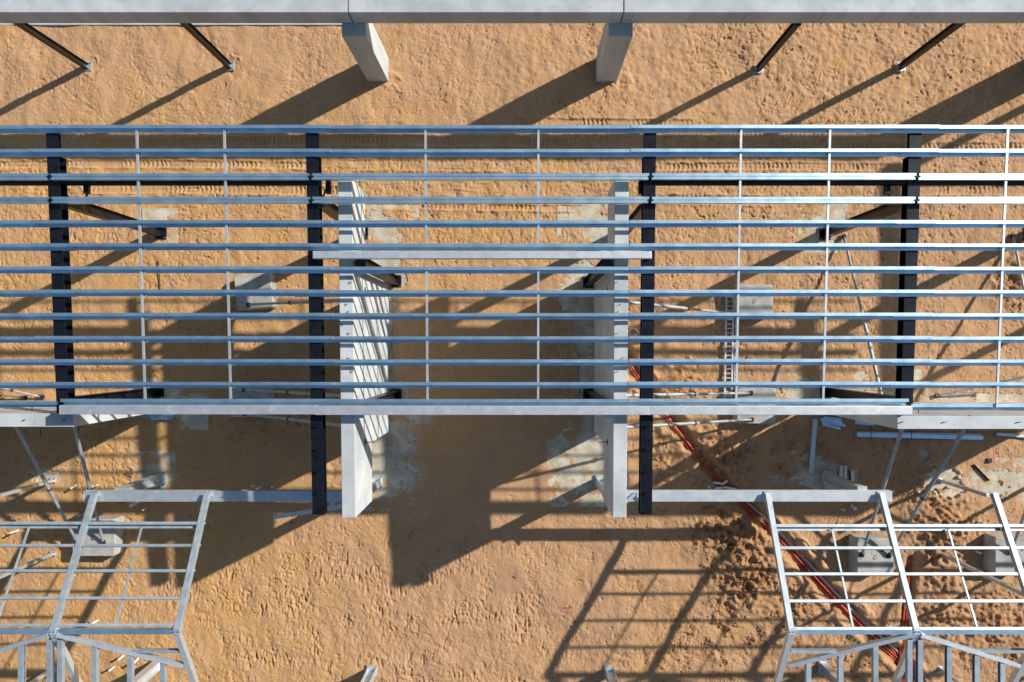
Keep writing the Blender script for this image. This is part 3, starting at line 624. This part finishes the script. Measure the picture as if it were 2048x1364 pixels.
        for k, dx in enumerate((8.5, 60, 112, 161)):
            y0_ = vy(dx) - (0 if k else 6); z = vz(dx) + (0.0 if k else -3)
            t = thing('jack_rafter', 'channel below the %s valley member of the lower %s roof, %s from its apex' % (sw, word, ORD[k]), 'channel', (ax+e*dx, y0_, z), 'pale channels of the crossing gables')
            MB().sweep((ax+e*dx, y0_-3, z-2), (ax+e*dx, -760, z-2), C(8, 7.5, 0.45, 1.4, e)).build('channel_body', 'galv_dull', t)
            MB().box(ax+e*dx-5, ax+e*dx+5, y0_-3, y0_+2, z-7.5, z-6.3).build('end_cleat', 'zinc', t)
RL1 = [1047, 1091, 1141.5, 1196, 1250]; RL2 = [1052, 1096, 1148, 1202, 1257]
low_frame(-1, [-937, -757, -557], (-779, -278), RL1, -757, [-853, -658], 'left')
low_frame(1, [436, 638, 838, 1040], (149, 660), RL2, 638, [537, 738, 940], 'right')
# thick galvanised posts
for x, y, zt, lab, s in [(-722, -259, 139, 'thick galvanised post under the lower left beam, on a round footing', 0), (612, -257, 139, 'thick galvanised post under the beam of the lower right roof beside the pipes', 0),
                      (-723, -628, 160, 'thick galvanised post under the lower left roof at the bottom edge', 0), (604, -636, 160, 'thick galvanised post under the lower right roof at the bottom edge', 0),
                      (-288, -265, 139, 'galvanised post tucked under the end of the left wall panel', 0), (158, -265, 139, 'galvanised post tucked under the end of the right wall panel', 0),
                      (-299, -645, 150, 'galvanised post standing alone in the sand at the bottom edge, left of centre', 0), (176, -645, 150, 'galvanised post standing alone in the sand at the bottom edge, right of centre', 0)]:
    icolumn(x, y, zt, 15, 18, 'zinc', lab, 'thick galvanised posts', plate='zinc', pw=7, rot=(abs(x) < 400))
o = MB().sweep(P(549, 1034, 132), P(690, 1012, 132), C(7, 6, 0.5, 1.4)).sweep(P(549, 1027, 132), P(549, 1041, 132), R(1, 9)).build('stub_channel', 'zinc', origin=P(549, 1034, 130))
tag(o, 'pale channel poking out below the left portal beam beside the left wall panel', 'channel')
o = MB().sweep(P(652, 1022, 140), P(682, 988, 140), C(5, 5, 0.5, 1.2)).build('diagonal_brace', 'zinc', origin=P(652, 1022, 140))
tag(o, 'short diagonal brace between black rafter and left wall panel', 'brace')
o = MB().sweep(P(1252, 1004, 153), P(1272, 986, 153), C(5, 4, 0.5, 1.2)).sweep(P(1272, 987, 153), P(1290, 1010, 153), C(5, 4, 0.5, 1.2)).build('diagonal_brace', 'zinc', origin=P(1260, 1000, 150))
tag(o, 'bent diagonal brace beside the right wall panel under the black rafter', 'brace')

# ------------------------------------------------------------------ trench conduits
def polytube(pts, r, n=8):
    m_ = MB(); rings = []; N = len(pts)
    for i, p_ in enumerate(pts):
        d = (pts[min(i+1, N-1)] - pts[max(i-1, 0)]).normalized(); sd = d.cross(Vector((0,0,1))).normalized(); u = sd.cross(d)
        rings.append([p_ + sd*r*math.cos(2*math.pi*k/n) + u*r*math.sin(2*math.pi*k/n) for k in range(n)])
    vs = [v for r_ in rings for v in r_]; fs = []
    for i in range(N-1):
        for k in range(n): fs.append((i*n+k, i*n+(k+1) % n, (i+1)*n+(k+1) % n, (i+1)*n+k))
    m_.add(vs, fs + [tuple(range(n))[::-1], tuple(range((N-1)*n, N*n))]); return m_
def along(path, s0, s1, off, z, n=40, wob=1.0, ph=0.0):
    P2 = [Vector((x, y, 0)) for x, y in path]; out = []; L_ = [0]
    for a_, b_ in zip(P2[:-1], P2[1:]): L_.append(L_[-1] + (b_-a_).length)
    for i in range(n):
        s = (s0 + (s1-s0)*i/(n-1))*L_[-1]; k = max(j for j in range(len(L_)-1) if L_[j] <= s + 1e-6)
        t_ = (s-L_[k])/(L_[k+1]-L_[k]); q = P2[k].lerp(P2[k+1], min(t_, 1)); d = (P2[k+1]-P2[k]).normalized()
        # blend direction near corners
        o_ = off + wob*math.sin(i*0.35+ph)
        q = q + Vector((d.y, -d.x, 0))*o_
        out.append(Vector((q.x-CX, CY-q.y, z + 0.7*math.sin(i*0.23+ph*2))))
    for _ in range(2): out = [out[0]] + [(out[i-1]+out[i]*2+out[i+1])/4 for i in range(1, n-1)] + [out[-1]]
    return out
for k, (off, z, s0, s1, lab) in enumerate([(-5.6, -9.5, 0.0, 0.965, 'orange conduit along the lower left side of the trench'), (-2.6, -10.5, 0.0, 0.955, 'orange conduit second from the lower left in the trench'),
                            (1.0, -10, 0.0, 0.97, 'orange conduit in the middle of the trench'), (4.2, -9.5, 0.02, 0.95, 'orange conduit third from the lower left in the trench'),
                            (-0.6, -6.8, 0.02, 0.90, 'orange conduit lying on top of the others in the trench')]):
    o = polytube(along(TR, s0, s1, off, z, 60, 0.9, k*1.3), 1.45).build('orange_conduit', 'orange', origin=P(1500, 1000, 0), smooth=True)
    tag(o, lab, 'conduit', 'orange conduits in the long trench')
for k, (off, z, s0, s1, lab) in enumerate([(8.0, -8.5, 0.42, 0.95, 'pale pinkish conduit along the upper right side of the trench'), (10.6, -7.5, 0.47, 0.93, 'thin white pipe at the upper right side of the trench')]):
    o = polytube(along(TR, s0, s1, off, z, 50, 0.7, k*2), 1.6 if k == 0 else 1.2).build('pale_conduit', 'grey_pvc' if k == 0 else 'pvc', origin=P(1500, 1000, 0), smooth=True)
    tag(o, lab, 'conduit', 'pale conduits in the long trench')
for k, (off, z, s0) in enumerate([(-4.4, -4, 0.17), (-1.5, -4, 0.03), (1.4, -3.8, 0.0), (4.2, -4.4, 0.1)]):
    o = polytube(along(TR2, s0, 1.0, off, z, 30, 0.7, k), 1.25).build('orange_conduit', 'orange', origin=P(1815, 1200, 0), smooth=True)
    tag(o, 'orange conduit in the short upright trench at lower right, %s from the left' % ORD[k], 'conduit', 'orange conduits in the short trench')

# ------------------------------------------------------------------ loose things on the sand
def lying(name, a_, b_, prof, mt, lab, cat, grp=None, z=2.0, up=(0,0,1)):
    A = P(*a_, z); Bv = P(*b_, z); A.z = gz(*a_)*0.3 + z; Bv.z = gz(*b_)*0.3 + z
    o = MB().sweep(A, Bv, prof, up=up).build(name, mt, origin=A); return tag(o, lab, cat, grp)
# ladder
t = thing('ladder', 'long aluminium ladder lying on the sand beside the grey concrete block', 'ladder', P(1460, 690, 2))
for x in (1453, 1467):
    A, Bv = P(x, 580, 5), P(x+(-4 if x < 1460 else -4), 796, 5); MB().sweep(A, Bv, C(3.0, 4.2, 0.5, 1.3, 1 if x < 1460 else -1)).build('rail', 'alu', t)
for k in range(24):
    y = 585 + k*9; MB().cyl(P(1453.5-4*k/23, y, 5.2), P(1466.5-4*k/23, y, 5.2), 1.2, 6).build('rung', 'alu', t)
t = thing('slotted_channel', 'slotted pale steel rail lying along the right side of the ladder', 'rail', P(1473, 690, 2))
MB().sweep(P(1473, 600, 4), P(1469, 796, 4), C(4, 3, 0.5, 0.8)).build('rail_body', 'zinc', t)
m_ = MB()
for k in range(18): m_.cyl(P(1472.8-4*k/18, 606+k*10.5, 5.5), P(1472.8-4*k/18, 606+k*10.5, 5.75), 0.8, 6)
m_.build('slots', 'bolt', t)
lying('timber_block', (1441, 592), (1437, 612), R(5, 4), 'timber', 'short offcut of timber beside the upper end of the ladder', 'timber', z=1.5)
lying('steel_channel', (1629, 838), (1621, 945), C(9, 8, 0.5, 1.5), 'zinc', 'long pale channel lying upright on the sand below the right front beam', 'channel', z=5)
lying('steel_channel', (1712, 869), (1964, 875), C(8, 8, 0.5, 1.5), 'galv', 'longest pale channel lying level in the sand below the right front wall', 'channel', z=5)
lying('steel_angle', (1714, 864), (1962, 869), R(2.5, 2.0), 'zinc', 'thin bar lying along the longest channel below the right front wall', 'bar', z=4)
lying('steel_channel', (1992, 868), (2080, 874), C(6, 5, 0.5, 1.2), 'zinc', 'thin channel lying in the sand at the right edge below the wall', 'channel', z=4)
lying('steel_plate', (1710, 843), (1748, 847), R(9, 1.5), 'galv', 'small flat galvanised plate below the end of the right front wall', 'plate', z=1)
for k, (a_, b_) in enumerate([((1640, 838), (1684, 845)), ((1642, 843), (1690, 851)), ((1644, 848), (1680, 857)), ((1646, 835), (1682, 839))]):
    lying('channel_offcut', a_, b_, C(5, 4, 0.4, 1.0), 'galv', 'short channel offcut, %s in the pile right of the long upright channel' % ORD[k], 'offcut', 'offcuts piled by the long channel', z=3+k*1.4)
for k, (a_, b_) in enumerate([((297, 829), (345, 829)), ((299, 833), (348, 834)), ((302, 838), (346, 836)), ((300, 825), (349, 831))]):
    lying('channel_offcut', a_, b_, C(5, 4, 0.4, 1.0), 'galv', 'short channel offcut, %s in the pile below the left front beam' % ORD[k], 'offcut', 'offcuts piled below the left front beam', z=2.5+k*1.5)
lying('rusty_angle', (1947, 930), (1978, 962), [(-2.2,-1.5),(2.2,-1.5),(2.2,-0.9),(-1.6,-0.9),(-1.6,2.4),(-2.2,2.4)], 'rust', 'rusty steel angle lying between two pale pads at the right', 'steel angle', z=2)
o = MB().box(*(lambda p_: (p_.x-4.5, p_.x+4.5, p_.y-4.5, p_.y+4.5))(P(1978, 921)), 0, 2.6).build('pit_cover', 'bolt', origin=P(1978, 921, 0), bevel=0.3); tag(o, 'small dark square cover lying on the sand at the right', 'cover')
for k, (a_, b_) in enumerate([((1683, 931), (1681, 964)), ((1691, 931), (1690, 968)), ((1705, 941), (1706, 972))]):
    A = P(*a_, 9); Bv = P(*b_, 3); o = MB().cyl(A, Bv, 3.0, 12).build('white_pipe', 'pvc', origin=A, smooth=True)
    tag(o, 'dirty white pipe lying beside the thick right post, %s from the left' % ORD[k], 'pipe', 'dirty white pipes beside the right post')
o = polytube([P(1697+3*math.sin(a*0.5), 940+a*5, 3) for a in range(8)], 1.5).build('black_hose', 'bolt', origin=P(1697, 950, 0), smooth=True); tag(o, 'black hose curled between the dirty white pipes', 'hose')
for k, (a_, b_) in enumerate([((1427, 965), (1445, 968)), ((1444, 970), (1456, 962)), ((1430, 977), (1447, 976)), ((1449, 975), (1474, 979))]):
    lying('pipe_fitting', a_, b_, [(2.2*math.cos(i*math.pi/4), 2.2*math.sin(i*math.pi/4)) for i in range(8)], 'pvc', 'white pipe fitting over the trench above the right portal beam, %s of four' % ['upper left','upper right','lower left','lower right'][k], 'pipe fitting', 'white fittings across the trench', z=4)
SP = [(152.6, 970.5, 'by the left post of the lower left roof'), (196, 970.5, 'just above the left end of the portal beam'), (275, 1005, 'under the left portal beam'), (293, 1015, 'below the left portal beam in the sun'), (36, 1061, 'at the left edge among the purlins'),
      (195, 1241, 'near the ridge of the lower left roof'), (247, 1311, 'upper one below the left valley member'), (276, 1317, 'right one below the left valley member'), (228, 1334, 'lower one below the left valley member'),
      (510, 970, 'leftmost above the portal beam beside the black rafter'), (521, 973, 'middle above the portal beam beside the black rafter'), (546, 972, 'rightmost above the portal beam beside the black rafter'), (171, 1029, 'beside the first left rafter'),
      (1416, 972, 'left of the trench, upper'), (1412, 981, 'left of the trench, lower'), (1704, 1012, 'under the right portal beam'), (1683, 1018, 'under the right portal beam, left'), (1950, 1102, 'between the two blocks at the right'),
      (1772, 1244, 'near the right ridge beside the trench'), (1828, 979, 'on the dark spoil heap'), (1774, 979, 'just above the end of the right portal beam'), (1955, 1044, 'above the right purlins')]
for k, (x, y, wh) in enumerate(SP):
    big = k in (2, 15); t = thing('pipe_stub', 'white pipe stub standing in the sand %s' % wh, 'pipe stub', P(x, y, 0), 'white pipe stubs in the sand')
    b_ = P(x, y, 0); l_ = Vector((random.uniform(-0.12, 0.12), random.uniform(-0.12, 0.12), 1)); hh = random.uniform(12, 22)
    rr = 3.0 if big else random.uniform(1.6, 2.4)
    MB().cyl(b_ - l_*3, b_ + l_*hh, rr, 12).build('pipe_body', 'pvc', t, smooth=False)
    MB().cyl(b_ + l_*(hh), b_ + l_*(hh+1.4), rr*1.2, 12).build('cap', 'red' if k == 11 else 'pvc', t)
o = MB().sweep(P(229, 848, 1), P(236, 843, 2), R(1.6, 1)).sweep(P(236, 843, 2), P(233, 838, 1), R(1.6, 1)).sweep(P(229, 848, 1), P(238, 850, 2), R(1.6, 1)).build('yellow_strap', 'yellow', origin=P(232, 845)); tag(o, 'yellow strap scrap in the shade below the left front wall', 'strap')
for k, (x, y, l_) in enumerate([(319, 550, 58), (265, 950, 16), (262, 956, 20), (560, 1256, 0)]):
    if l_ and k == 0: lying('rebar', (317, 520), (321, 580), R(1.6, 1.6), 'rust', 'rusty bar lying upright in the sand below the far left column', 'steel bar', z=3)
    elif l_: tag(MB().cyl(P(x, y, 0), P(x-2, y-l_*0.8, 14), 0.9, 6).build('rebar', 'rust', origin=P(x, y, 0)), 'rusty starter bar beside the thick left post, %s' % ('taller' if l_ > 18 else 'shorter'), 'steel bar')
lying('timber_stake', (540, 1262), (558, 1253), R(1.8, 1.8), 'timber', 'small pale stake lying in the open sand at the lower left', 'stake', z=2)
lying('timber_stake', (1128, 1216), (1146, 1215), R(1.4, 1.2), 'red', 'thin red stake lying in the open sand near the shadows', 'stake', z=1.4)
o = polytube([P(1262+9*math.cos(a*0.6)+a*0.6, 668+12*math.sin(a*0.6), 2+a*0.2) for a in range(11)], 1.2).build('cable_loop', 'pvc', origin=P(1262, 668, 0), smooth=True); tag(o, 'loop of pale cable on the sand just right of the right wall panel', 'cable')
mb = MB()
for k in range(1500):
    x = rng.uniform(-20, 2068); y = rng.uniform(50, 1380); i = int((x-CX-GX0)/ST); j = int((CY-y-GY0)/ST)
    if cm[j, i] > 0.3 or td[j, i] < 20: continue
    z = float(hU[j, i]); r = float(rng.gamma(1.6, 0.28)) + 0.35; r = min(r, 1.8)
    vs = [(x-CX+q[0]*r*rng.uniform(0.6,1.3), CY-y+q[1]*r*rng.uniform(0.6,1.3), z+q[2]*r*0.7) for q in [(1,0,0),(-1,0,0),(0,1,0),(0,-1,0),(0,0,1),(0,0,-1)]]
    mb.add(vs, [(0,2,4),(2,1,4),(1,3,4),(3,0,4),(2,0,5),(1,2,5),(3,1,5),(0,3,5)])
M['chip'] = mat('stone_chips', (0.22, 0.15, 0.09), (0.55, 0.50, 0.42), 0.9, scale=1.5, spread=(0.45, 0.62))
o = mb.build('stone_chips', 'chip', origin=(0, 0, 0)); o['kind'] = 'stuff'; o['label'] = 'small stones and crumbs scattered over the open sand'; o['category'] = 'stones'
# clods of dug soil: too many to count
mb = MB()
for k in range(650):
    for _ in range(30):
        x = rng.uniform(1240, 2060); y = rng.uniform(560, 1364); i = int((x-CX-GX0)/ST); j = int((CY-y-GY0)/ST)
        if 0 <= i < NX and 0 <= j < NY and rough[j, i] > rng.uniform(0.35, 1.0) and td[j, i] > 24: break
    else: continue
    z = float(hU[j, i]); r = float(rng.gamma(2.0, 0.55)) + 0.5; r = min(r, 3.6)
    vs = []
    for vx in [(1,0,0),(-1,0,0),(0,1,0),(0,-1,0),(0,0,1),(0,0,-1)]: vs.append((x-CX+vx[0]*r*rng.uniform(0.7,1.3), CY-y+vx[1]*r*rng.uniform(0.7,1.3), z+vx[2]*r*rng.uniform(0.6,1.0)))
    mb.add(vs, [(0,2,4),(2,1,4),(1,3,4),(3,0,4),(2,0,5),(1,2,5),(3,1,5),(0,3,5)])
for path, nn, sp in [([(848,406),(866,420),(884,442),(896,466)], 110, 4), ([(330,371),(380,374),(440,377)], 60, 2.0), ([(1560,246),(1700,244),(1900,249)], 120, 2.2), ([(1990,240),(2040,300)], 30, 10), ([(1515,420),(1580,470)], 30, 14),
                     ([(779,590),(779,700),(777,840)], 70, 4), ([(1620,930),(1540,965)], 60, 8), ([(1300,900),(1330,970)], 90, 22), ([(1420,880),(1480,940)], 120, 26), ([(1830,960),(1880,1060)], 120, 26), ([(1440,1060),(1520,1170)], 200, 32)]:
    for _ in range(nn):
        q = random.uniform(0, len(path)-1.001); k_ = int(q); f_ = q-k_
        x = path[k_][0]*(1-f_)+path[k_+1][0]*f_+random.gauss(0, sp); y = path[k_][1]*(1-f_)+path[k_+1][1]*f_+random.gauss(0, sp)
        z = gz(x, y); r = min(2.6, random.gammavariate(2.0, 0.5)+0.5)
        if z < -5: continue
        vs = [(x-CX+q_[0]*r*random.uniform(0.7,1.3), CY-y+q_[1]*r*random.uniform(0.7,1.3), z+q_[2]*r*random.uniform(0.6,1.0)) for q_ in [(1,0,0),(-1,0,0),(0,1,0),(0,-1,0),(0,0,1),(0,0,-1)]]
        mb.add(vs, [(0,2,4),(2,1,4),(1,3,4),(3,0,4),(2,0,5),(1,2,5),(3,1,5),(0,3,5)])
M['clod'] = mat('damp_soil_clods', (0.24, 0.12, 0.055), (0.40, 0.22, 0.115), 0.95, scale=6)
o = mb.build('soil_clods', 'clod', origin=(500, -300, 0)); o['kind'] = 'stuff'; o['label'] = 'loose clods of dug brown soil on the right of the site'; o['category'] = 'soil'
for o in bpy.data.objects:
    if 'o_' in o: del o['o_']
    if 'category' in o and 'kind' not in o: o['kind'] = 'thing'
